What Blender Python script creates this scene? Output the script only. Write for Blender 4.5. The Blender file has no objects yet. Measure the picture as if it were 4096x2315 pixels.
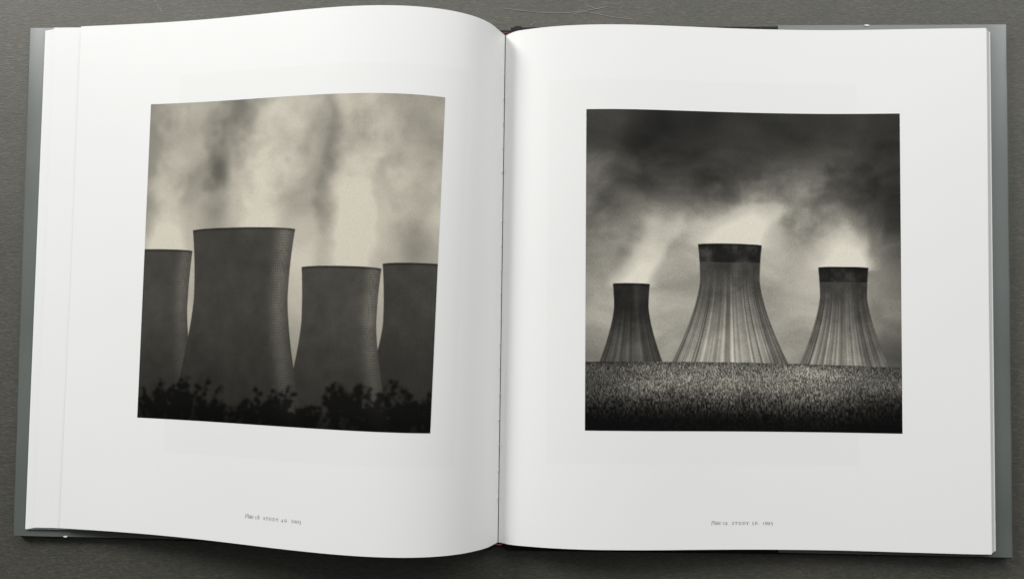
import bpy, bmesh, math, random
import numpy as np
from mathutils import Vector, Euler

S = bpy.context.scene
# ------------------------------------------------------------------ camera
cam_data = bpy.data.cameras.new('camera')
cam_data.sensor_width = 36.0
cam_data.lens = 25.155
cam_data.clip_start = 0.01
cam_data.clip_end = 30.0
camera = bpy.data.objects.new('camera', cam_data)
S.collection.objects.link(camera)
camera.location = (0.019976, -0.016614, 0.429690)
camera.rotation_euler = (0.031020, 0.034807, 0.010547)
S.camera = camera
# ------------------------------------------------------------------ dim room around the window light
world = bpy.data.worlds.new('World')
S.world = world
world.use_nodes = True
wt = world.node_tree
bg = wt.nodes['Background']; bg.inputs[0].default_value = (0.95, 0.98, 1.0, 1)
geo = wt.nodes.new('ShaderNodeTexCoord')          # walls and ceiling near the window are brighter
dot = wt.nodes.new('ShaderNodeVectorMath'); dot.operation = 'DOT_PRODUCT'
dot.inputs[1].default_value = (0.16, 0.82, 0.57)
wt.links.new(geo.outputs['Generated'], dot.inputs[0])
mr = wt.nodes.new('ShaderNodeMapRange'); mr.interpolation_type = 'SMOOTHSTEP'
mr.inputs['From Min'].default_value = 0.28; mr.inputs['From Max'].default_value = 0.95
mr.inputs['To Min'].default_value = 0.0; mr.inputs['To Max'].default_value = 0.68
wt.links.new(dot.outputs['Value'], mr.inputs['Value'])
wt.links.new(mr.outputs[0], bg.inputs[1])
# ------------------------------------------------------------------ window light beyond the top edge of the book
def area(name, az, el, dist, sx, sy, power, col):
    ld = bpy.data.lights.new(name, 'AREA')
    ld.shape = 'RECTANGLE'; ld.size = sx; ld.size_y = sy; ld.energy = power; ld.color = col
    lo = bpy.data.objects.new(name, ld); S.collection.objects.link(lo)
    a, e = math.radians(az), math.radians(el)
    lo.location = (dist*math.cos(e)*math.sin(a), dist*math.cos(e)*math.cos(a), dist*math.sin(e))
    lo.rotation_euler = (-Vector(lo.location)).to_track_quat('-Z', 'Y').to_euler()
    return lo
area('window_light', 20, 33, 2.2, 3.4, 1.1, 45, (1.0, 1.0, 0.985))
area('side_window_light', -50, 30, 2.4, 0.6, 0.6, 36, (1.0, 1.0, 0.985))
S.view_settings.view_transform = 'Standard'
S.view_settings.look = 'None'
S.view_settings.exposure = 0.12
S.view_settings.gamma = 1.0
S.view_settings.use_curve_mapping = False
rng = np.random.RandomState(7)
random.seed(7)

# ------------------------------------------------------------------ helpers
def mesh_obj(name, verts, faces, mat, parent=None, smooth=False, uvs=None, cols=None):
    me = bpy.data.meshes.new(name)
    me.from_pydata([tuple(map(float, v)) for v in verts], [], faces)
    me.update()
    if smooth:
        me.polygons.foreach_set('use_smooth', [True]*len(me.polygons))
    if uvs is not None:
        uvl = me.uv_layers.new(name='UVMap')
        li = np.zeros(len(me.loops), dtype=np.int32); me.loops.foreach_get('vertex_index', li)
        uvl.data.foreach_set('uv', np.asarray(uvs, dtype=np.float32)[li].ravel())
    if cols is not None:
        ca = me.color_attributes.new('ink', 'FLOAT_COLOR', 'POINT')
        c4 = np.ones((len(verts), 4), dtype=np.float32); c4[:, :3] = cols
        ca.data.foreach_set('color', c4.ravel())
    if mat: me.materials.append(mat)
    o = bpy.data.objects.new(name, me)
    S.collection.objects.link(o)
    if parent: o.parent = parent
    return o

def tag(o, **kw):
    for k, v in kw.items(): o[k] = v
    return o

def mat_new(name):
    m = bpy.data.materials.new(name); m.use_nodes = True
    nt = m.node_tree; b = nt.nodes['Principled BSDF']
    return m, nt, b

def nd(nt, typ, **props):
    n = nt.nodes.new(typ)
    for k, v in props.items(): setattr(n, k, v)
    return n

def noise(nt, vec, scale, detail=4, rough=0.55, dist=0.0):
    n = nd(nt, 'ShaderNodeTexNoise'); n.inputs['Scale'].default_value = scale
    n.inputs['Detail'].default_value = detail; n.inputs['Roughness'].default_value = rough
    n.inputs['Distortion'].default_value = dist
    nt.links.new(vec, n.inputs['Vector']); return n.outputs['Fac']

def mapping(nt, scale, kind='Object', rot=(0, 0, 0)):
    tc = nd(nt, 'ShaderNodeTexCoord'); mp = nd(nt, 'ShaderNodeMapping')
    mp.inputs['Scale'].default_value = scale; mp.inputs['Rotation'].default_value = rot
    nt.links.new(tc.outputs[kind], mp.inputs['Vector']); return mp.outputs['Vector']

def ramp(nt, fac, stops):
    r = nd(nt, 'ShaderNodeValToRGB'); cr = r.color_ramp
    while len(cr.elements) < len(stops): cr.elements.new(0.5)
    for e, (p, c) in zip(cr.elements, stops):
        e.position = p; e.color = (c[0], c[1], c[2], 1) if not isinstance(c, (int, float)) else (c, c, c, 1)
    nt.links.new(fac, r.inputs['Fac']); return r.outputs['Color']

def mix(nt, a, b, fac, mode='MIX'):
    m = nd(nt, 'ShaderNodeMix', data_type='RGBA', blend_type=mode)
    for sock, v in ((m.inputs['A'], a), (m.inputs['B'], b), (m.inputs['Factor'], fac)):
        if hasattr(v, 'node'): nt.links.new(v, sock)
        elif isinstance(v, (int, float)): sock.default_value = v
        else: sock.default_value = (v[0], v[1], v[2], 1)
    return m.outputs['Result']

def bump(nt, b, h, strength, dist):
    n = nd(nt, 'ShaderNodeBump'); n.inputs['Strength'].default_value = strength
    n.inputs['Distance'].default_value = dist
    nt.links.new(h, n.inputs['Height']); nt.links.new(n.outputs['Normal'], b.inputs['Normal'])

sm = lambda e0, e1, x: (lambda t: t*t*(3-2*t))(np.clip((x-e0)/(e1-e0), 0, 1))
# ------------------------------------------------------------------ materials
# black paper-like table surface: fibrous, faintly shiny, grain running along the long side
m_table, nt, b = mat_new('black_fibre_board')
v1 = mapping(nt, (330, 1150, 330)); v2 = mapping(nt, (1, 1, 1)); v3 = mapping(nt, (420, 1150, 420), rot=(0, 0, 0.35))
f1 = noise(nt, v1, 1.0, 5, 0.62, 0.8)
f2 = noise(nt, v2, 22, 4, 0.6)
f3 = noise(nt, v3, 1.0, 3, 0.5, 1.5)
c = ramp(nt, f1, [(0.30, (0.022, 0.022, 0.018)), (0.52, (0.040, 0.038, 0.032)), (0.75, (0.084, 0.082, 0.070))])
c = mix(nt, c, ramp(nt, f2, [(0.3, (0.86, 0.86, 0.83)), (0.7, (1.12, 1.10, 1.05))]), 1.0, 'MULTIPLY')
speck = ramp(nt, f3, [(0.70, 0.0), (0.80, 0.5)])
c = mix(nt, c, (0.20, 0.20, 0.18), speck)
vo = nd(nt, 'ShaderNodeTexVoronoi'); vo.inputs['Scale'].default_value = 38
nt.links.new(mapping(nt, (1, 1, 1)), vo.inputs['Vector'])
dots = ramp(nt, vo.outputs['Distance'], [(0.016, 0.6), (0.030, 0.0)])
c = mix(nt, c, (0.28, 0.28, 0.26), dots)
nt.links.new(c, b.inputs['Base Color'])
b.inputs['Roughness'].default_value = 0.62
b.inputs['Specular IOR Level'].default_value = 1.0
b.inputs['Specular Tint'].default_value = (1.0, 0.99, 0.90, 1)
bump(nt, b, f1, 0.55, 0.0003)

def paper_mat(name, col, ghost=None):
    m, nt, b = mat_new(name)
    f = noise(nt, mapping(nt, (1, 1, 1)), 700, 3)
    g = noise(nt, mapping(nt, (1, 1, 1)), 9, 2)
    c = ramp(nt, g, [(0.3, tuple(x*0.985 for x in col)), (0.7, col)])
    if ghost:                      # picture on the back of the sheet showing faintly through
        tc = nd(nt, 'ShaderNodeTexCoord'); sp = nd(nt, 'ShaderNodeSeparateXYZ')
        nt.links.new(tc.outputs['UV'], sp.inputs[0])
        def inside(sock, lo, hi):
            a = nd(nt, 'ShaderNodeMapRange'); a.inputs['From Min'].default_value = lo-.002; a.inputs['From Max'].default_value = lo+.002
            nt.links.new(sock, a.inputs['Value'])
            d = nd(nt, 'ShaderNodeMapRange'); d.inputs['From Min'].default_value = hi+.002; d.inputs['From Max'].default_value = hi-.002
            nt.links.new(sock, d.inputs['Value'])
            mu = nd(nt, 'ShaderNodeMath', operation='MULTIPLY'); nt.links.new(a.outputs[0], mu.inputs[0]); nt.links.new(d.outputs[0], mu.inputs[1])
            return mu.outputs[0]
        i1 = inside(sp.outputs['X'], ghost[0], ghost[1]); i2 = inside(sp.outputs['Y'], ghost[2], ghost[3])
        mu = nd(nt, 'ShaderNodeMath', operation='MULTIPLY'); nt.links.new(i1, mu.inputs[0]); nt.links.new(i2, mu.inputs[1])
        c = mix(nt, c, mix(nt, c, (0.978, 0.978, 0.976), 1.0, 'MULTIPLY'), mu.outputs[0])
    nt.links.new(c, b.inputs['Base Color'])
    b.inputs['Roughness'].default_value = 0.48
    b.inputs['Specular IOR Level'].default_value = 0.30
    bump(nt, b, f, 0.10, 0.00006)
    return m
PAPER = (0.80, 0.795, 0.783)
m_paper_l = paper_mat('coated_paper_left', PAPER, (0.12, 0.76, 0.106, 0.84))
m_paper_r = paper_mat('coated_paper_right', PAPER, (0.10, 0.74, 0.106, 0.84))
m_paper = paper_mat('coated_paper', PAPER)
m_paper_under = paper_mat('coated_paper_under', (0.80, 0.80, 0.785))

# stacked cut edges of the sheets
m_edges, nt, b = mat_new('paper_cut_edges')
f = noise(nt, mapping(nt, (2, 2, 9000)), 1.0, 2)
nt.links.new(ramp(nt, f, [(0.35, (0.50, 0.50, 0.49)), (0.65, (0.74, 0.74, 0.72))]), b.inputs['Base Color'])
b.inputs['Roughness'].default_value = 0.8
bump(nt, b, f, 0.5, 0.0001)

# grey laminated dust jacket
m_jacket, nt, b = mat_new('grey_laminated_jacket')
g = noise(nt, mapping(nt, (1, 1, 1)), 16, 3, 0.5)
h = noise(nt, mapping(nt, (1, 0.5, 1)), 30, 2, 0.5)
nt.links.new(ramp(nt, g, [(0.35, (0.104, 0.118, 0.109)), (0.65, (0.122, 0.136, 0.127))]), b.inputs['Base Color'])
nt.links.new(ramp(nt, h, [(0.3, 0.36-0.04), (0.7, 0.36+0.05)]), b.inputs['Roughness'])
b.inputs['Specular IOR Level'].default_value = 1.0
b.inputs['Coat Weight'].default_value = 1.0; b.inputs['Coat Roughness'].default_value = 0.26
bump(nt, b, h, 0.25, 0.0012)

# black book cloth
m_cloth, nt, b = mat_new('black_book_cloth')
w1 = nd(nt, 'ShaderNodeTexWave'); w1.inputs['Scale'].default_value = 900
w2 = nd(nt, 'ShaderNodeTexWave', bands_direction='Y'); w2.inputs['Scale'].default_value = 900
nt.links.new(mapping(nt, (1, 1, 1)), w1.inputs['Vector']); nt.links.new(mapping(nt, (1, 1, 1)), w2.inputs['Vector'])
mu = nd(nt, 'ShaderNodeMath', operation='MULTIPLY'); nt.links.new(w1.outputs['Fac'], mu.inputs[0]); nt.links.new(w2.outputs['Fac'], mu.inputs[1])
nt.links.new(ramp(nt, mu.outputs[0], [(0.0, (0.004, 0.004, 0.005)), (1.0, (0.022, 0.022, 0.026))]), b.inputs['Base Color'])
b.inputs['Roughness'].default_value = 0.85
bump(nt, b, mu.outputs[0], 0.6, 0.0002)

m_band, nt, b = mat_new('red_headband_thread')
b.inputs['Base Color'].default_value = (0.16, 0.03, 0.045, 1); b.inputs['Roughness'].default_value = 0.7
m_fold_bump, nt, b = mat_new('pale_fold_bump')  # pale colour for the bumps at punched holes in the fold
b.inputs['Base Color'].default_value = (0.72, 0.70, 0.66, 1); b.inputs['Roughness'].default_value = 0.7
m_gutter, nt, b = mat_new('dark_gutter')  # dark strip seen through the gap between the pages
b.inputs['Base Color'].default_value = (0.05, 0.048, 0.045, 1); b.inputs['Roughness'].default_value = 0.9
m_text, nt, b = mat_new('black_type')
b.inputs['Base Color'].default_value = (0.02, 0.02, 0.02, 1); b.inputs['Roughness'].default_value = 0.6
m_fibre, nt, b = mat_new('pale_lint')
b.inputs['Base Color'].default_value = (0.42, 0.42, 0.38, 1); b.inputs['Roughness'].default_value = 0.7

# printed plates: ink colours in a colour attribute, grain from nodes, satin surface
def print_mat(name, grain):
    m, nt, b = mat_new(name)
    at = nd(nt, 'ShaderNodeAttribute'); at.attribute_name = 'ink'
    f = noise(nt, mapping(nt, (1, 1, 1)), 1500, 3, 0.7)
    gc = ramp(nt, f, [(0.32, 1-grain), (0.68, 1+grain)])
    nt.links.new(mix(nt, at.outputs['Color'], gc, 0.6, 'MULTIPLY'), b.inputs['Base Color'])
    b.inputs['Roughness'].default_value = 0.42
    b.inputs['Specular IOR Level'].default_value = 0.12
    return m
m_print_l = print_mat('printed_ink_left', 0.10)
m_print_r = print_mat('printed_ink_right', 0.15)

# ------------------------------------------------------------------ setting: the table
T = 1.6
TZ = -0.0016
tv = [(x, y, z) for z in (TZ, TZ-.02) for x, y in ((-T, -T), (T, -T), (T, T), (-T, T))]
table = mesh_obj('table_top', tv, [(0, 1, 2, 3), (7, 6, 5, 4), (0, 4, 5, 1), (1, 5, 6, 2), (2, 6, 7, 3), (3, 7, 4, 0)], m_table)
tag(table, kind='structure', label='dark grey fibrous table surface under the open book')

# ------------------------------------------------------------------ the open book
book = bpy.data.objects.new('open_book', None)
S.collection.objects.link(book)
tag(book, label='large open photo book showing two black and white plates on white pages', category='book')

# edge curves of the two open pages, head (T) and tail (B), from gutter to fore-edge, in millimetres
LT=[(-0.5,149.2,6.8),(-4.3,149.4,14.2),(-7.0,149.6,21.5),(-12.2,149.9,27.5),(-18.9,150.3,32.2),(-26.5,150.8,35.7),(-34.6,151.2,38.2),(-42.9,151.5,39.7),(-51.4,151.8,40.6),(-60.0,152.1,40.8),(-68.7,152.4,40.4),(-77.3,152.6,39.6),(-86.0,152.7,38.5),(-94.7,152.9,37.1),(-103.3,153.0,35.4),(-112.0,153.1,33.6),(-120.6,153.2,31.7),(-129.3,153.2,29.7),(-137.9,153.3,27.6),(-146.5,153.4,25.6),(-155.1,153.4,23.6),(-163.7,153.5,21.7),(-172.4,153.6,19.9),(-181.0,153.6,18.2),(-189.6,153.7,16.6),(-198.2,153.8,15.2),(-206.8,153.8,13.8),(-215.5,153.9,12.6),(-224.2,154.0,11.4),(-232.9,154.0,10.4),(-241.6,154.1,9.4),(-250.4,154.1,8.5),(-259.3,154.1,7.6)]
LB=[(-1.6,-152.3,6.8),(-6.5,-152.3,14.2),(-12.3,-152.2,21.5),(-19.5,-151.9,27.5),(-27.4,-151.5,32.2),(-35.7,-151.2,35.7),(-44.2,-150.9,38.2),(-52.8,-150.6,39.7),(-61.3,-150.3,40.6),(-69.9,-150.1,40.8),(-78.4,-149.9,40.4),(-86.9,-149.8,39.6),(-95.3,-149.6,38.5),(-103.7,-149.5,37.1),(-112.2,-149.4,35.4),(-120.6,-149.4,33.6),(-128.9,-149.3,31.7),(-137.3,-149.2,29.7),(-145.7,-149.2,27.6),(-154.0,-149.1,25.6),(-162.4,-149.1,23.6),(-170.7,-149.0,21.7),(-179.0,-149.0,19.9),(-187.4,-148.9,18.2),(-195.7,-148.9,16.6),(-204.1,-148.8,15.2),(-212.4,-148.8,13.8),(-220.8,-148.7,12.6),(-229.2,-148.7,11.4),(-237.7,-148.7,10.4),(-246.2,-148.6,9.4),(-254.8,-148.6,8.5),(-263.4,-148.6,7.6)]
RT=[(-0.5,149.2,6.8),(6.8,149.7,10.0),(14.8,150.0,12.6),(23.4,150.2,14.5),(32.2,150.3,15.9),(41.1,150.4,16.7),(49.9,150.5,17.1),(58.7,150.6,17.1),(67.5,150.6,16.8),(76.3,150.6,16.3),(85.0,150.6,15.6),(93.8,150.5,14.8),(102.5,150.5,13.9),(111.3,150.5,13.0),(120.0,150.4,12.1),(128.8,150.4,11.3),(137.6,150.4,10.5),(146.4,150.3,9.9),(155.2,150.3,9.3),(164.0,150.3,8.9),(172.8,150.3,8.5),(181.6,150.2,8.3),(190.4,150.2,8.2),(199.2,150.2,8.2),(208.0,150.2,8.3),(216.8,150.3,8.5),(225.6,150.3,8.8),(234.4,150.3,9.0),(243.2,150.3,9.3),(252.1,150.4,9.5),(260.9,150.4,9.7),(269.8,150.4,9.7),(278.8,150.5,9.7)]
RB=[(-1.6,-152.3,6.8),(7.1,-152.0,10.0),(15.5,-151.8,12.6),(24.2,-151.7,14.5),(33.0,-151.5,15.9),(41.9,-151.5,16.7),(50.7,-151.4,17.1),(59.5,-151.4,17.1),(68.2,-151.3,16.8),(77.0,-151.3,16.3),(85.7,-151.4,15.6),(94.4,-151.4,14.8),(103.2,-151.4,13.9),(112.0,-151.4,13.0),(120.7,-151.5,12.1),(129.5,-151.5,11.3),(138.4,-151.5,10.5),(147.2,-151.5,9.9),(156.0,-151.6,9.3),(164.9,-151.6,8.9),(173.7,-151.6,8.5),(182.5,-151.6,8.3),(191.3,-151.6,8.2),(200.1,-151.6,8.2),(208.9,-151.6,8.3),(217.7,-151.6,8.5),(226.4,-151.6,8.8),(235.2,-151.6,9.0),(243.9,-151.5,9.3),(252.6,-151.5,9.5),(261.4,-151.5,9.7),(270.2,-151.5,9.7),(279.0,-151.4,9.7)]
def rail(pts):
    P = np.array(pts)/1000.0
    # light smoothing keeps the sheet fair, ends fixed
    for _ in range(2):
        Q = P.copy(); Q[2:-2] = (P[1:-3]+2*P[2:-2]+P[3:-1])/4; P = Q
    return P
def ev(P, u):
    """Catmull-Rom along the rail, u in 0..1 (vectorised)"""
    u = np.clip(np.asarray(u, float), 0, 1)*(len(P)-1)
    i = np.minimum(u.astype(int), len(P)-2); f = (u-i)[..., None]
    g = lambda k: P[np.clip(k, 0, len(P)-1)]
    p0, p1, p2, p3 = g(i-1), g(i), g(i+1), g(i+2)
    return 0.5*((2*p1)+(-p0+p2)*f+(2*p0-5*p1+4*p2-p3)*f*f+(-p0+3*p1-3*p2+p3)*f**3)
GAP = 0.00022
LTr, LBr, RTr, RBr = rail(LT), rail(LB), rail(RT), rail(RB)
for P in (LTr, LBr): P[:, 0] -= GAP
for P in (RTr, RBr): P[:, 0] += GAP
def surf(side, a, v):
    """point on a page: a = 0 gutter .. 1 fore-edge, v = 0 head .. 1 tail"""
    A, B = (LTr, LBr) if side < 0 else (RTr, RBr)
    a = np.asarray(a, float); v = np.asarray(v, float)
    p = ev(A, a)*(1-v)[..., None]+ev(B, a)*v[..., None]
    p[..., 2] -= 0.0022*np.exp(-((p[..., 0]+0.0011)/0.0045)**2)      # the sheet dives into the fold
    # very slight sag and cockle of a real sheet between head and tail
    p[..., 2] += 0.00022*np.sin(v*math.pi*2.1+1.3)*np.sin(a*7.0+0.6)*a
    return p
def surf_n(side, a, v):
    e = 1e-3
    da = surf(side, a+e, v)-surf(side, a-e, v); dv = surf(side, a, v+e)-surf(side, a, v-e)
    n = np.cross(da, dv); n /= np.linalg.norm(n, axis=-1, keepdims=True)
    return np.where(n[..., 2:3] < 0, -n, n)

def sheet(name, fn, na, nv, thick, mat, a0=0., a1=1., v0=0., v1=1., parent=book, flip=False):
    """closed thin solid over a parametric surface"""
    A, V = np.meshgrid(np.linspace(a0, a1, na), np.linspace(v0, v1, nv), indexing='ij')
    top = fn(A, V); low = top.copy(); low[..., 2] -= thick
    verts = np.concatenate([top.reshape(-1, 3), low.reshape(-1, 3)])
    N = na*nv; idx = np.arange(N).reshape(na, nv)
    F = []
    for i in range(na-1):
        for j in range(nv-1):
            q = (idx[i, j], idx[i, j+1], idx[i+1, j+1], idx[i+1, j])
            F.append(tuple(int(x) for x in q)); F.append(tuple(int(x)+N for x in q[::-1]))
    ring = [idx[i, 0] for i in range(na)]+[idx[-1, j] for j in range(1, nv)]+[idx[i, -1] for i in range(na-2, -1, -1)]+[idx[0, j] for j in range(nv-2, 0, -1)]
    for k in range(len(ring)):
        p, q = int(ring[k]), int(ring[(k+1) % len(ring)])
        F.append((p, q, q+N, p+N))
    uv = np.concatenate([np.stack([A, V], -1).reshape(-1, 2)]*2)
    o = mesh_obj(name, verts, F, mat, parent, smooth=True, uvs=uv)
    bm = bmesh.new(); bm.from_mesh(o.data); bmesh.ops.recalc_face_normals(bm, faces=bm.faces)
    for e in bm.edges:
        if len(e.link_faces) == 2 and e.calc_face_angle(0) > 0.9: e.smooth = False
    bm.to_mesh(o.data); bm.free()
    return o

# the two open pages
pg_l = sheet('page', lambda a, v: surf(-1, a, v), 140, 40, 0.00013, m_paper_l)
tag(pg_l, label='high arched page with the pale cloudy plate')
pg_r = sheet('page', lambda a, v: surf(1, a, v), 140, 40, 0.00013, m_paper_r)
tag(pg_r, label='low curved page with the dark stormy plate')

# sheets fanned out beneath the left page
def under_left(k, xt, yt, xb, yb, zt):
    """profile flattened by k, fore-edge corners given in mm"""
    def fn(a, v):
        et, eb = ev(LTr, np.array(1.0)), ev(LBr, np.array(1.0))
        sx = (xt/1000/et[0])*(1-v)+(xb/1000/eb[0])*v
        arc_ = a*sx                               # same place along the arch as the page above
        p = surf(-1, np.minimum(arc_, 1.0), v)
        p[..., 0] = np.where(arc_ > 1.0, p[..., 0]*arc_, p[..., 0])
        dy = (yt/1000-et[1])*(1-v)+(yb/1000-eb[1])*v
        p[..., 1] += dy*a**2 - 0.0002*np.sin(a*math.pi)*(1-2*v)
        base = 0.0058
        g = np.clip(a*6, 0, 1); g = g*g*(3-2*g)
        z = base+(p[..., 2]-base)*(1-(1-k)*g)
        end = zt/1000; w = sm(.80, 1.0, a)
        p[..., 2] = np.minimum(z*(1-w)+np.minimum(end, z)*w, p[..., 2]) - 0.00045
        return p
    return fn
for k, args in enumerate([(.93, -277.2, 154.0, -280.6, -149.0, 6.9), (.84, -278.4, 153.4, -281.6, -149.3, 6.5),
                          (.74, -280.2, 153.0, -283.0, -149.6, 6.2), (.62, -282.0, 152.9, -284.6, -149.9, 5.9)]):
    o = sheet('leaf', under_left(*args), 60, 8, 0.00013, m_paper_under)
tag(bpy.data.objects['leaf'], label='sheet peeping out beside the arched page')

def block(name, fn_top, fn_bottom, mat_top, na=60, nv=10):
    A, V = np.meshgrid(np.linspace(0, 1, na), np.linspace(0, 1, nv), indexing='ij')
    top = fn_top(A, V); low = fn_bottom(A, V)
    N = na*nv; idx = np.arange(N).reshape(na, nv); F = []; mi = []
    for i in range(na-1):
        for j in range(nv-1):
            q = (idx[i, j], idx[i, j+1], idx[i+1, j+1], idx[i+1, j])
            F.append(tuple(int(x) for x in q)); F.append(tuple(int(x)+N for x in q[::-1])); mi += [0, 0]
    ring = [idx[i, 0] for i in range(na)]+[idx[-1, j] for j in range(1, nv)]+[idx[i, -1] for i in range(na-2, -1, -1)]+[idx[0, j] for j in range(nv-2, 0, -1)]
    for k in range(len(ring)):
        p, q = int(ring[k]), int(ring[(k+1) % len(ring)]); F.append((p, q, q+N, p+N)); mi.append(1)
    o = mesh_obj(name, np.concatenate([top.reshape(-1, 3), low.reshape(-1, 3)]), F, mat_top, book)
    o.data.materials.append(m_edges); o.data.polygons.foreach_set('material_index', mi)
    bm = bmesh.new(); bm.from_mesh(o.data); bmesh.ops.recalc_face_normals(bm, faces=bm.faces); bm.to_mesh(o.data); bm.free()
    return o
# left block: the bulk of the turned sheets
ftop = under_left(.52, -283.7, 152.7, -286.6, -150.4, 5.6)
def fbot(a, v):
    p = ftop(a, v); t = 0.0013
    p[..., 2] = np.maximum(p[..., 2]-0.0045, 0.0042); p[..., 2] = np.where(a > .55, 0.0042, p[..., 2])
    return p
o = block('page_block', ftop, fbot, m_paper_under)
tag(o, label='thin stack of turned sheets lying on the flap')

# right block with slanting fore-edge
def rtop(a, v):
    p = surf(1, a, v); p[..., 2] -= 0.00055; p[..., 0] *= 1+(0.2791/0.2789-1)*a
    p[..., 1] *= 1-0.0008; return p
def rbot(a, v):
    p = surf(1, a, v); p[..., 0] *= 1+(0.2842/0.2789-1)*a
    p[..., 1] *= 1-0.0012
    p[..., 2] = np.where(a < .06, 0.0035, 0.0042); return p
o = block('page_block', rtop, rbot, m_paper)
tag(o, label='thicker stack of unread sheets with stepped fore-edge')
def under_right(dx, dz, dy):
    def fn(a, v):
        p = surf(1, a, v); p[..., 0] += dx/1000*a**2; p[..., 2] -= dz/1000; p[..., 1] -= dy/1000*(1-2*v)*a
        return p
    return fn
sheet('leaf', under_right(0.22, 0.16, 0.35), 60, 8, 0.00012, m_paper)
sheet('leaf', under_right(0.5, 0.34, 0.7), 60, 8, 0.00012, m_paper)
def endp(a, v):
    p = surf(1, a, v); p[..., 0] *= 1+(0.28445/0.2789-1)*a; p[..., 1] *= 0.9985
    p[..., 2] = 0.0046+0.0*a; return p
sheet('endpaper', endp, 30, 6, 0.00025, m_paper, a0=0.1)

# ------------------------------------------------------------------ cover boards, spine, jacket flaps
def rounded_slab(name, outline, z0, z1, r, mat, parent, seg=4):
    """prism over a convex outline (mm, ccw) with bevelled rims"""
    bm = bmesh.new()
    lo = [bm.verts.new((x/1000, y/1000, z0/1000)) for x, y in outline]
    hi = [bm.verts.new((x/1000, y/1000, z1/1000)) for x, y in outline]
    bm.faces.new(lo[::-1]); bm.faces.new(hi)
    for i in range(len(lo)):
        j = (i+1) % len(lo); bm.faces.new((lo[i], lo[j], hi[j], hi[i]))
    bmesh.ops.bevel(bm, geom=list(bm.edges), offset=r/1000, segments=seg, profile=0.6, affect='EDGES')
    bmesh.ops.recalc_face_normals(bm, faces=bm.faces)
    me = bpy.data.meshes.new(name); bm.to_mesh(me); bm.free()
    me.materials.append(mat)
    o = bpy.data.objects.new(name, me); S.collection.objects.link(o); o.parent = parent
    for p in me.polygons: p.use_smooth = True
    me.set_sharp_from_angle(angle=0.7)
    return o
bl = rounded_slab('cover_board', [(-294.9, -155.2), (-5.4, -157.4), (-5.4, 154.3), (-294.9, 154.5)], -1.4, 3.45, 0.5, m_cloth, book)
br = rounded_slab('cover_board', [(2.6, -157.4), (162, -156.0), (294.9, -155.5), (294.9, 154.5), (2.6, 154.5)], -1.4, 3.45, 0.5, m_cloth, book)
sp = rounded_slab('spine', [(-7.5, -155.9), (4.5, -155.9), (4.5, 153.1), (-7.5, 153.1)], -1.5, 2.6, 0.5, m_cloth, book)
# turned-in cloth lump at the head of the hinge
lump = rounded_slab('hinge_fold', [(3.9, 150.5), (9.4, 150.5), (9.0, 155.0), (4.9, 155.1)], 2.4, 4.3, 0.7, m_cloth, book)

def jacket(name, xo, xi, yt, yb, parent=book):
    """flap folded round the fore-edge of the board: top sheet, rounded edge, under sheet"""
    s = -1 if xo < xi else 1
    prof = []
    prof.append((xi, 3.78)); 
    for t in np.linspace(0, 1, 14)[1:]: prof.append((xi+(xo-s*1.9-xi)*t, 3.78+0.12*math.sin(t*9)*t))
    z_end = prof[-1][1]
    for k in range(1, 9):
        an = math.pi*k/8
        prof.append((xo-s*1.9+s*1.9*math.sin(an), 1.2+(z_end-1.2)*math.cos(an) if an <= math.pi/2 else 1.2+2.6*math.cos(an)))
    prof.append((xi+s*60, -1.42))
    ys = np.linspace(yt, yb, 60); V = []; F = []
    for th in (0.0, 0.22):
        for i, (x, z) in enumerate(prof):
            # offset inwards for the thickness
            a = prof[max(i-1, 0)]; c = prof[min(i+1, len(prof)-1)]
            tx, tz = c[0]-a[0], c[1]-a[1]; L = math.hypot(tx, tz) or 1
            nx, nz = (tz/L*s, -tx/L*s)
            for j, y in enumerate(ys):
                wob = 0.10*math.sin(j*0.37+i*0.2)+0.06*math.sin(j*1.1)
                V.append(((x+nx*th+(wob*0.8 if i > 13 else 0))/1000, y/1000, (z+nz*th+(0.04*wob if 4 < i < 14 else 0))/1000))
    np_, ny = len(prof), len(ys); N = np_*ny
    I = lambda k, i, j: k*N+i*ny+j
    for i in range(np_-1):
        for j in range(ny-1):
            F.append((I(0, i, j), I(0, i, j+1), I(0, i+1, j+1), I(0, i+1, j)))
            F.append((I(1, i, j), I(1, i+1, j), I(1, i+1, j+1), I(1, i, j+1)))
    for i in range(np_-1):
        for j in (0, ny-1): F.append((I(0, i, j), I(0, i+1, j), I(1, i+1, j), I(1, i, j)))
    for j in range(ny-1):
        for i in (0, np_-1): F.append((I(0, i, j), I(1, i, j), I(1, i, j+1), I(0, i, j+1)))
    o = mesh_obj(name, V, F, m_jacket, parent, smooth=True)
    bm = bmesh.new(); bm.from_mesh(o.data); bmesh.ops.recalc_face_normals(bm, faces=bm.faces)
    for e in bm.edges:
        if len(e.link_faces) == 2 and e.calc_face_angle(0) > 0.9: e.smooth = False
    bm.to_mesh(o.data); bm.free()
    return o
jl = jacket('jacket_flap', -295.9, -158.0, 154.9, -154.9)
jr = jacket('jacket_flap', 295.9, 161.7, 155.0, -154.9)
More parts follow.
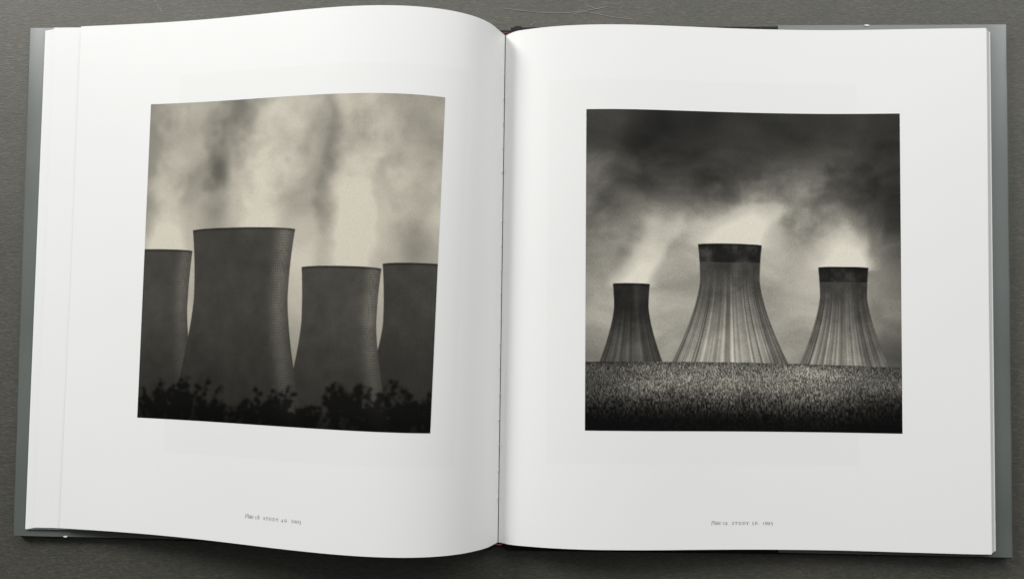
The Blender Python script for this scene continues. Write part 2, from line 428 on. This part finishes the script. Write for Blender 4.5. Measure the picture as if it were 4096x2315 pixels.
# small white nicks where the laminate has split at the rim of the flaps
def nick(x, y, z, w, d):
    V = []
    for k in range(10):
        t = 2*math.pi*k/10
        V.append(((x+w*math.cos(t)*(1+.2*math.sin(3*t)))/1000, (y+d*math.sin(t))/1000, z/1000))
    V += [(a, b_, c_-0.0002) for a, b_, c_ in V]
    F = [tuple(range(10)), tuple(range(19, 9, -1))]+[(k, (k+1) % 10, 10+(k+1) % 10, 10+k) for k in range(10)]
    return mesh_obj('nick', V, F, m_paper, None)
nk = nick(-262.5, -154.75, 4.12, 1.3, 0.45); nk.parent = jl
nk = nick(213.5, 154.7, 4.15, 1.5, 0.4); nk.parent = jr

# gutter: dark strip under the page gap, pale tubes for the fold's punched-hole bumps, headbands
gv = []
for x, z in ((-1.6, 3.0), (1.2, 3.0), (1.2, 3.6), (-1.6, 3.6)):
    gv += [((x-0.2)/1000, 0.1485, z/1000), ((x-0.9)/1000, -0.1518, z/1000)]
gF = [(0, 2, 3, 1), (2, 4, 5, 3), (4, 6, 7, 5), (6, 0, 1, 7), (0, 6, 4, 2), (1, 3, 5, 7)]
gut = mesh_obj('gutter_fold', gv, gF, m_gutter, book)

def tube(name, pts, rad, mat, parent=None, seg=6):
    P = [Vector(p) for p in pts]; V = []; F = []
    for i, p in enumerate(P):
        t = (P[min(i+1, len(P)-1)]-P[max(i-1, 0)]).normalized()
        u = t.cross(Vector((0.13, 0.21, 1))).normalized(); w = t.cross(u)
        r = rad*(0.35 if i in (0, len(P)-1) else 1)
        for k in range(seg):
            a = 2*math.pi*k/seg; V.append(p+u*math.cos(a)*r+w*math.sin(a)*r)
    for i in range(len(P)-1):
        for k in range(seg):
            F.append((i*seg+k, i*seg+(k+1) % seg, (i+1)*seg+(k+1) % seg, (i+1)*seg+k))
    F.append(tuple(range(seg))[::-1]); F.append(tuple((len(P)-1)*seg+k for k in range(seg)))
    return mesh_obj(name, V, F, mat, parent, smooth=True)

for k, py in enumerate([298, 398, 497, 597, 695, 795, 895, 993, 1094, 1188, 1289, 1388, 1488, 1587, 1689, 1790, 1892, 1998]):
    v = (py-136)/(2172-136); y = 0.1492+(-0.1523-0.1492)*v; x = -0.0005+(-0.0016+0.0005)*v
    big = 1.0+0.35*((k*7) % 5-2)/2
    pts = [(x-0.00005, y+0.0011*big, 0.0045), (x-0.00035*big, y+0.0006*big, 0.0054), (x-0.0005*big, y, 0.0058), (x-0.0003*big, y-0.0007*big, 0.0054), (x+0.0001, y-0.0012*big, 0.0045)]
    tube('fold_bump', pts, 0.00016, m_fold_bump, book)
for y0, x0 in ((0.1497, -0.0005), (-0.1528, -0.0018)):
    s = 1 if y0 > 0 else -1
    tube('headband', [(x0-0.003, y0+s*0.0002, 0.0045), (x0-0.0015, y0+s*0.0004, 0.0058), (x0, y0+s*0.0003, 0.0062), (x0+0.0016, y0+s*0.0005, 0.0060), (x0+0.0032, y0+s*0.0002, 0.0048)], 0.00028, m_band, book)

# ------------------------------------------------------------------ printed plates
def up(g, n, m):
    """smooth upsampling of a coarse random grid"""
    gy = np.linspace(0, g.shape[0]-1.0001, n); gx = np.linspace(0, g.shape[1]-1.0001, m)
    iy = gy.astype(int); ix = gx.astype(int)
    fy = gy-iy; fx = gx-ix; fy = fy*fy*(3-2*fy); fx = fx*fx*(3-2*fx)
    a = g[iy][:, ix]; b_ = g[iy][:, ix+1]; c_ = g[iy+1][:, ix]; d = g[iy+1][:, ix+1]
    return (a*(1-fx)+b_*fx)*(1-fy)[:, None]+(c_*(1-fx)+d*fx)*fy[:, None]
def fbm(n, m, f0, oct_=6, gain=0.5, sx=1.0, seed=0):
    r = np.random.RandomState(seed); out = np.zeros((n, m)); amp = 1.; tot = 0; f = f0
    for _ in range(oct_):
        out += amp*up(r.rand(int(f)+2, int(f*sx)+2), n, m); tot += amp; amp *= gain; f *= 2
        if f > n/2: break
    return out/tot
def warp(img, dx, dy):
    n, m = img.shape; Y, X = np.mgrid[0:n, 0:m]
    return img[np.clip(Y+dy, 0, n-1).astype(int), np.clip(X+dx, 0, m-1).astype(int)]
sm = lambda e0, e1, x: (lambda t: t*t*(3-2*t))(np.clip((x-e0)/(e1-e0), 0, 1))
def lin(s): s = np.clip(s, 0, 1); return np.where(s <= 0.04045, s/12.92, ((s+0.055)/1.055)**2.4)
NX, NY = 480, 540
X, Y = np.meshgrid((np.arange(NX)+.5)/NX, (np.arange(NY)+.5)/NY)
def blur(img, r):
    k = np.arange(-3*r, 3*r+1); g = np.exp(-(k/r)**2/2.0); g /= g.sum()
    P = np.pad(img, 3*r, mode='edge')
    P = np.apply_along_axis(lambda m_: np.convolve(m_, g, 'valid'), 0, P)
    return np.apply_along_axis(lambda m_: np.convolve(m_, g, 'valid'), 1, P)
def ridged(n, m, f0, oct_=5, gain=.55, seed=0):
    r = np.random.RandomState(seed); out = np.zeros((n, m)); amp = 1.; tot = 0; f = f0
    for _ in range(oct_):
        g = up(r.rand(int(f)+2, int(f)+2), n, m); out += amp*np.abs(2*g-1); tot += amp; amp *= gain; f *= 2
    return out/tot

def tower(img, xc, top, bot, wt, wn, wb, base, light, lines, seed, band=None, streak=0.0, rim=0.05, lit=0.80, foot=.02):
    """a generic cooling tower: waisted shell with panel joints; tones only"""
    t = (Y-top)/(bot-top); neck = 0.30
    w = np.where(t < neck, wn+(wt-wn)*(np.clip(neck-t, 0, 1)/neck)**2, wn+(wb-wn)*(np.clip((t-neck)/(1-neck), 0, 1.3))**1.45)
    nx = (X-xc)/w; cnx = np.clip(nx, -1, 1); q = np.sqrt(1-cnx*cnx)
    edge_top = top-rim*wt*(q-0.3)
    al = np.clip((1-np.abs(nx))*w*NX*0.8, 0, 1)*np.clip((Y-edge_top)*NY, 0, 1)*np.clip((bot+foot*q-Y)*NY, 0, 1)
    ang = np.arcsin(cnx)
    lt = np.exp(-((nx-lit)/0.16)**2)
    shade = base+light*lt+0.03*nx*base
    r = fbm(NY, NX, 30, 4, .6, seed=seed)-.5; r2 = fbm(NY, NX, 7, 3, .5, seed=seed+5)-.5
    fade = np.clip(q*1.8, 0, 1)
    v = sm(.80, 1., np.abs(np.cos(ang*lines)))*fade; h = sm(.45, 1., np.abs(np.cos((Y-top+rim*w*q)*math.pi*125)))
    shade = shade*(1+(0.22+.25*(streak > 0))*r+(.18+.25*(streak > 0))*r2)
    shade = shade*(1-(v*.30+h*.22)*(.12+.50*lt*(light > .08)+.20*(streak > 0)))
    if streak:
        rr = np.random.RandomState(seed)
        g1 = up(rr.rand(2, 90), 2, 2000)[0]; g2 = up(rr.rand(2, 34), 2, 2000)[0]
        k = np.clip((ang/math.pi+.5)*1999, 0, 1999).astype(int)
        st = (g1[k]-.5)*1.2+(g2[k]-.5)*.8
        shade = shade*(1+.8*streak*st*sm(.12, .6, t))+streak*0.66*sm(.16, .95, t)*(1-0.55*np.abs(cnx)**3)*(1+.42*st)*(1-.35*np.clip(cnx+.1, 0, 1))
    if band is not None:
        shade = np.where(t < band, shade*(.62+.9*np.maximum(r, -.1)), shade)
    shade = shade*(1-.45*sm(.012, .0, Y-edge_top))
    return img*(1-al)+shade*al

def plume(img, xc, top, w0, drift, spread, amt, seed, dark=.12, reach=1.0):
    """steam column leaning away from a rim, billowing edges, one shaded flank"""
    hgt = np.clip(top-Y, 0, 1)
    wob = (fbm(NY, NX, 6, 4, .55, seed=seed)-.5); bil = ridged(NY, NX, 7, 5, .6, seed+1)-.32
    cx = xc+drift*hgt+.28*wob*np.clip(hgt*4, 0, 1)
    w = w0*(.88+spread*hgt)*(1+.8*bil*np.clip(hgt*6, 0, 1))
    d = (X-cx)/w
    m = sm(1.20, .70, np.abs(d))*(Y < top+.02)*np.clip(1.15-hgt/reach, 0, 1)
    tone = amt*sm(-.9, .35, d)*(1.05-.45*np.clip(d, 0, 1.2)**2)-dark*np.exp(-((d+.50)/.42)**2)*(.75+.9*wob)-amt*1.5*np.clip(bil, -.1, .6)*sm(.02, .12, hgt)
    return img+m*tone

# left plate: pale steam-filled sky, dark towers, ragged shrubs along the foot
wx = (fbm(NY, NX, 3, 4, .5, seed=3)-.5)*150; wy = (fbm(NY, NX, 3, 4, .5, seed=4)-.5)*150
cl = warp(fbm(NY, NX, 3, 6, .52, seed=11), wx, wy)
cl2 = warp(fbm(NY, NX, 7, 5, .55, seed=12), wx*.6, wy*.6)
L = 0.655+0.30*(cl-.5)+0.10*(cl2-.5)+0.10*sm(.1, .5, Y)-.03*X
L = plume(L, .34, .395, .165, .10, .5, .20, 81, .17)
L = plume(L, .70, .505, .115, .06, .9, .16, 84, .15)
L = plume(L, .04, .455, .12, .03, 1.0, .15, 87, .13)
L = plume(L, 1.00, .495, .15, -.05, .9, .13, 90, .10)
L = blur(L, 2)*.6+L*.4
L = np.clip(L, .40, .86)
L = tower(L, 1.02, .505, 1.08, .19, .18, .30, .28, .03, 46, 21)
L = tower(L, .70, .520, 1.06, .13, .122, .20, .30, .16, 46, 22)
L = tower(L, .04, .470, 1.08, .14, .13, .21, .28, .12, 46, 24)
L = tower(L, .36, .405, 1.10, .185, .17, .275, .27, .19, 60, 23)
L = np.where((Y > .42), L*(1-.30*sm(.62, .95, Y)), L)
sh = np.zeros((NY, NX)); rs = np.random.RandomState(77)
def stamp(cx, cy, r):
    x0, x1 = max(int(cx-r-1), 0), min(int(cx+r+2), NX); y0, y1 = max(int(cy-r-1), 0), min(int(cy+r+2), NY)
    if x0 >= x1 or y0 >= y1: return
    yy, xx = np.mgrid[y0:y1, x0:x1]
    sh[y0:y1, x0:x1] = np.maximum(sh[y0:y1, x0:x1], ((xx-cx)**2+(yy-cy)**2 < r*r)*1.0)
for bx, bt, bw in ((.06, .915, .07), (.17, .88, .07), (.25, .94, .05), (.43, .93, .06), (.50, .90, .05), (.61, .94, .06), (.72, .885, .055), (.79, .865, .04), (.90, .92, .06), (.98, .885, .05), (.33, .955, .09), (.55, .96, .10), (.84, .96, .10), (.12, .955, .10)):
    for k in range(17):
        a_ = rs.rand()*math.pi; l_ = (1.03-bt)*NY*(.55+.5*rs.rand())
        x_, y_ = bx*NX+rs.randn()*bw*.35*NX, NY*1.02; dx_ = math.cos(a_)*.55; 
        st_ = int(l_/2.0)
        for q_ in range(st_):
            x_ += dx_*1.6+rs.randn()*.7; y_ -= 2.0; stamp(x_, y_, 1.0)
            if q_ > st_*.45 and rs.rand() < .42: stamp(x_+rs.randn()*4.5, y_+rs.randn()*4, 1.2+rs.rand()*2.2)
shb = blur(sh, 2)
L = L*(1-np.clip(shb*1.35, 0, 1)*.68)*(1-.45*sm(.93, 1.0, Y))
L *= 1+.05*(np.random.RandomState(5).rand(NY, NX)-.5)
colL = np.stack([L*1.025, L*0.992, L*0.91], -1)

# right plate: brooding sky over a pale field with ribbed towers
wx = (fbm(NY, NX, 3, 3, .5, seed=43)-.5)*150; wy = (fbm(NY, NX, 3, 3, .5, seed=44)-.5)*110
cl = warp(fbm(NY, NX, 5, 6, .56, sx=.6, seed=51), wx, wy)
cl2 = warp(fbm(NY, NX, 9, 4, .5, sx=.35, seed=52), wx, wy)
R = 0.215+0.42*sm(.10, .50, Y-.10*(X-.5)+.16*(cl-.5))+0.46*(cl-.5)*sm(-.1, .3, Y)+0.16*(cl2-.5)
R -= 0.10*sm(.30, .55, np.abs(X-.5))*sm(.1, .5, Y)+0.17*sm(.60, .78, Y)*(.3+.7*sm(.45, 1, X)*(.4+1.2*cl))
def steam(R, xc, top, w, amt, lean, seed):
    x_ = (X-xc)/w
    halo = np.exp(-((x_/1.7)**2+((Y-top+.01)/.11)**2))*.45*(.6+.8*cl2)
    R = plume(R+halo*amt, xc, top, w*.98, lean, 5.5, amt*.95, seed, dark=.02, reach=.26)
    rimg = np.exp(-((x_)/1.02)**4)*np.exp(-np.clip(top-.004-Y, 0, 1)/.022)*(Y < top+.02)*(.6+1.0*np.clip(cl2-.1, 0, 1))
    return R+rimg*amt*.75
for a_ in ((.145, .535, .066, .34, .25, 101), (.46, .405, .110, .42, .55, 104), (.82, .475, .088, .40, -.45, 107)): R = steam(R, *a_)
R = np.where(R > .72, .72+(R-.72)*.45, R)
R = blur(R, 2)*.6+blur(R, 1)*.4
R = tower(R, .145, .545, .785, .060, .056, .10, .20, .05, 40, 61, streak=.22, lit=.3)
R = tower(R, .82, .485, .79, .080, .075, .140, .27, .05, 44, 62, band=.15, streak=.46, lit=.2, foot=.01)
R = tower(R, .46, .418, .795, .104, .097, .190, .28, .05, 52, 63, band=.15, streak=.54, lit=.2, foot=.01)
sky = R
gy = np.clip((Y-.785)/.215, 0, 1)
rs = np.random.RandomState(9)
G = np.full((NY, NX), .42)
n1 = rs.rand(NY, NX); b1 = (n1+np.roll(n1, 1, 0)+np.roll(n1, 2, 0))/3-.5
n2 = np.repeat(np.repeat(rs.rand(NY//5+1, NX//2+1), 5, 0), 2, 1)[:NY, :NX]-.5
G += b1*(.68-.2*gy)+n2*.50*sm(.15, .8, gy)
G *= 1+.55*(fbm(NY, NX, 26, 3, .5, sx=.12, seed=71)-.5)+.35*(fbm(NY, NX, 5, 3, .5, sx=.6, seed=72)-.5)
G *= (1.15-1.0*sm(.22, .92, gy))*(1-.30*sm(.25, 0, X)-.35*sm(.72, 1.0, X))*(.72+.28*sm(0, .12, gy))
hor = .786+.010*X-.006*np.sin(X*3)+.003*(fbm(NY, NX, 30, 3, .5, seed=73)[0][None, :]-.5)
am = np.clip((Y-hor)*NY, 0, 1)
R = sky*(1-am)+G*am
R = np.clip(R, .04, .93)
R = R*1.12-.035
R = np.clip(R, .03, .93); R = R*(1+.13*(np.random.RandomState(6).rand(NY, NX)-.5)*sm(.9, .6, R))
colR = np.stack([R*1.02, R*0.993, R*0.922], -1)

def plate(side, a0, a1, v0, v1, cols, mat, label):
    """ink film lying on the page: columns run left to right as one looks at the book"""
    aa = np.linspace(a0, a1, NX); vv = np.linspace(v0, v1, NY)
    A, V = np.meshgrid(aa, vv)
    P = surf(side, A, V)+surf_n(side, A, V)*0.00011
    n = NX*NY; idx = np.arange(n).reshape(NY, NX)
    F = np.stack([idx[:-1, :-1], idx[1:, :-1], idx[1:, 1:], idx[:-1, 1:]], -1).reshape(-1, 4)
    me = bpy.data.meshes.new('printed_plate')
    me.vertices.add(n); me.vertices.foreach_set('co', P.reshape(-1).astype(np.float32))
    me.loops.add(F.size); me.loops.foreach_set('vertex_index', F.ravel().astype(np.int32))
    me.polygons.add(len(F)); me.polygons.foreach_set('loop_start', np.arange(0, F.size, 4, dtype=np.int32))
    me.update(calc_edges=True)
    me.polygons.foreach_set('use_smooth', [True]*len(F))
    ca = me.color_attributes.new('ink', 'FLOAT_COLOR', 'POINT')
    c4 = np.ones((n, 4), dtype=np.float32); c4[:, :3] = lin(cols.reshape(-1, 3))*0.80
    ca.data.foreach_set('color', c4.ravel()); me.materials.append(mat)
    me.validate()
    o = bpy.data.objects.new('printed_plate', me); S.collection.objects.link(o)
    tag(o, label=label); return o
pl = plate(-1, .826, .171, .1625, .7773, colL, m_print_l, 'pale cloudy picture with dark cooling towers'); pl.parent = pg_l
pr = plate(1, .178, .8265, .1641, .7770, colR, m_print_r, 'dark stormy picture with towers above a field'); pr.parent = pg_r

# ------------------------------------------------------------------ captions, drawn with a broad-nibbed pen
# glyph strokes: x 0..1 inside the letter box, y 0 baseline, 1 = small-capital height
def arc(cx, cy, rx, ry, a0, a1, n=14):
    return [(cx+rx*math.cos(math.radians(a0+(a1-a0)*k/n)), cy+ry*math.sin(math.radians(a0+(a1-a0)*k/n))) for k in range(n+1)]
GL = {
 'P': [[(.12, 0), (.36, 1.38)], [(.0, .0), (.3, .0)], [(.2, 1.38), (.34, 1.38)], [(.34, 1.36)]+arc(.62, 1.02, .36, .36, 95, -100)+[(.30, .62)]],
 'l': [[(.85, 1.5), (.30, .18), (.40, .02), (.75, .12)], [(.5, 1.42), (.85, 1.5)]],
 'a': [[(.95, .95), (.55, 1.0), (.15, .60), (.05, .2), (.2, .0), (.5, .22), (.85, .85)], [(.92, 1.0), (.70, .12), (.8, .0), (1.0, .14)]],
 't': [[(.65, 1.3), (.25, .16), (.4, .0), (.85, .14)], [(.15, .98), (.95, .98)]],
 'e': [[(.12, .45), (.6, .55), (.9, .82), (.75, 1.0), (.4, .92), (.1, .45), (.15, .1), (.45, .0), (.85, .2)]],
 '1': [[(.5, 1.0), (.5, .02)], [(.15, .84), (.5, 1.0)], [(.1, 0), (.9, 0)]],
 '9': [arc(.48, .60, .40, .40, 0, 360), [(.88, .62), (.82, .2), (.5, -.2), (.15, -.38)]],
 '8': [arc(.52, 1.05, .30, .30, 0, 360), arc(.48, .38, .38, .38, 0, 360)],
 '.': [[(.3, .05), (.7, .08)], [(.35, .12), (.65, .12)]],
 'S': [[(.82, .78), (.78, .97), (.45, 1.0), (.15, .80), (.3, .56), (.7, .42), (.85, .2), (.55, .0), (.2, .02), (.12, .24)]],
 'T': [[(.5, .98), (.5, 0)], [(.02, .96), (.98, .96)], [(.3, 0), (.7, 0)], [(.02, .96), (.04, .78)], [(.98, .96), (.96, .78)]],
 'U': [[(.18, 1.0), (.18, .35), (.32, .05), (.55, .0), (.75, .1), (.82, .35), (.82, 1.0)], [(.02, 1), (.34, 1)], [(.68, 1), (.98, 1)]],
 'D': [[(.2, 1.0), (.2, 0)], [(.03, 1), (.2, 1)], [(.03, 0), (.2, 0)], [(.2, 1.0), (.5, 1.0), (.85, .8), (.95, .48), (.8, .15), (.45, .0), (.2, .0)]],
 'Y': [[(.12, 1.0), (.5, .45)], [(.88, 1.0), (.5, .45)], [(.5, .48), (.5, 0)], [(0, 1), (.28, 1)], [(.74, 1), (1, 1)], [(.32, 0), (.68, 0)]],
 '4': [[(.72, -.35), (.72, 1.0), (.05, .12), (.98, .12)]],
 '2': [[(.12, .75), (.3, .98), (.6, .98), (.78, .72), (.55, .35), (.1, .03), (.95, .03)]],
 '0': [arc(.5, .5, .42, .48, 0, 360, 20)],
 '3': [[(.12, .82), (.4, 1.0), (.72, .82), (.6, .5), (.35, .42), (.72, .3), (.8, -.05), (.5, -.38), (.08, -.32)]],
 '5': [[(.92, 1.02), (.35, .95), (.25, .48), (.65, .45), (.85, .1), (.6, -.28), (.08, -.34)]],
 '6': [[(.95, 1.42), (.45, 1.15), (.12, .6)], arc(.5, .42, .40, .40, 0, 360)],
}
def smooth_pts(pts, n=6):
    if len(pts) < 3: return pts
    P = np.array(pts); out = []
    for i in range(len(P)-1):
        p0, p1, p2, p3 = P[max(i-1, 0)], P[i], P[i+1], P[min(i+2, len(P)-1)]
        for k in range(n):
            f = k/n; out.append(tuple(0.5*((2*p1)+(-p0+p2)*f+(2*p0-5*p1+4*p2-p3)*f*f+(-p0+3*p1-3*p2+p3)*f**3)))
    out.append(tuple(P[-1])); return out
def caption(side, layout, x0, x1, a_start, a_end, v_base, parent, label, xh):
    V = []; F = []
    k_arc = (a_end-a_start)/(x1-x0)
    mm_per = abs(a_end-a_start)*280.0/(x1-x0)         # page mm per layout unit
    for ch, gx0, gx1 in layout:
        w_mm = (gx1-gx0)*mm_per
        for st in GL[ch]:
            pts = st if ch in 'TYDP' and len(st) == 2 else smooth_pts(st)
            if ch in '4': pts = st
            Q = np.array([(gx0*mm_per+p[0]*w_mm, p[1]*xh) for p in pts])      # mm
            nib = np.array([math.cos(math.radians(28)), math.sin(math.radians(28))])*0.15
            L_, R_ = [], []
            for i in range(len(Q)):
                t = Q[min(i+1, len(Q)-1)]-Q[max(i-1, 0)]; t /= (np.hypot(*t) or 1)
                n_ = np.array([-t[1], t[0]]); n_ = n_ if n_@nib >= 0 else -n_
                off = n_*(abs(n_@nib)*(0.30 if ch in 'late' else 0.5)+0.030)
                L_.append(Q[i]+off); R_.append(Q[i]-off)
            b0 = len(V)
            for l_, r_ in zip(L_, R_):
                for q in (l_, r_):
                    a = a_start+(q[0]/mm_per-x0)*k_arc; v = v_base-q[1]/302.0
                    V.append((a, v))
            for i in range(len(Q)-1): F.append((b0+2*i, b0+2*i+1, b0+2*i+3, b0+2*i+2))
    V = np.array(V)
    P = surf(side, V[:, 0], V[:, 1])+surf_n(side, V[:, 0], V[:, 1])*0.00010
    o = mesh_obj('caption', P, F, m_text, parent); tag(o, label=label)
    return o
xr = [('P', 415, 495), ('l', 495, 522), ('a', 527, 580), ('t', 583, 617), ('e', 620, 672), ('1', 725, 752), ('9', 770, 830), ('.', 840, 864),
      ('S', 952, 1000), ('T', 1020, 1090), ('U', 1115, 1185), ('D', 1215, 1290), ('Y', 1315, 1378), ('5', 1458, 1510), ('6', 1535, 1600), ('.', 1630, 1654),
      ('1', 1738, 1768), ('9', 1793, 1850), ('9', 1860, 1915), ('5', 1940, 1988)]
xl = [('P', 540, 615), ('l', 613, 638), ('a', 640, 690), ('t', 692, 724), ('e', 724, 768), ('1', 810, 835), ('8', 862, 912), ('.', 920, 942),
      ('S', 1018, 1060), ('T', 1080, 1142), ('U', 1165, 1225), ('D', 1250, 1320), ('Y', 1342, 1398), ('4', 1465, 1525), ('9', 1555, 1605), ('.', 1630, 1654),
      ('2', 1718, 1772), ('0', 1785, 1838), ('0', 1848, 1902), ('3', 1912, 1960)]
caption(-1, xl, 540, 1960, .5545, .4262, .9505, pg_l, 'printed caption Plate 18. STUDY 49. 2003', 1.50)
caption(1, xr, 415, 1988, .4372, .5641, .9530, pg_r, 'printed caption Plate 19. STUDY 56. 1995', 1.50)

# ------------------------------------------------------------------ lint on the table
def fibre(pts, r, label):
    P = smooth_pts([(x/1000, y/1000) for x, y in pts], 8)
    o = tube('lint_fibre', [(x, y, TZ+r*0.8+0.00012*abs(math.sin(i*.5))) for i, (x, y) in enumerate(P)], r, m_fibre, None, 5)
    tag(o, label=label, category='lint', group='lint fibres lying on the table')
fibre([(-2, 168.2), (7, 166.9), (15, 166.1), (27, 165.1), (37, 165.3), (50, 166.8), (61, 168.9)], 0.00010, 'long pale hair curving on the table just above the spine')
fibre([(40.8, 164.4), (44, 165.4), (49.4, 165.5), (56, 164.3), (64, 162.6), (72, 161.6), (76.5, 161.0)], 0.00010, 'pale hair with hooked end above the low page')
fibre([(-219.2, 174.8), (-217, 170.5), (-214.2, 166.6)], 0.00010, 'short straight hair near the upper left corner of the table')
fibre([(48.6, 169.5), (51.5, 168.6), (53.5, 167.8)], 0.00012, 'very short thick fibre at the top edge above the two hairs')
fibre([(14, 157.2), (16, 158.5), (17.6, 160.4)], 0.00012, 'tiny bright fibre beside the black cloth lump at the spine')
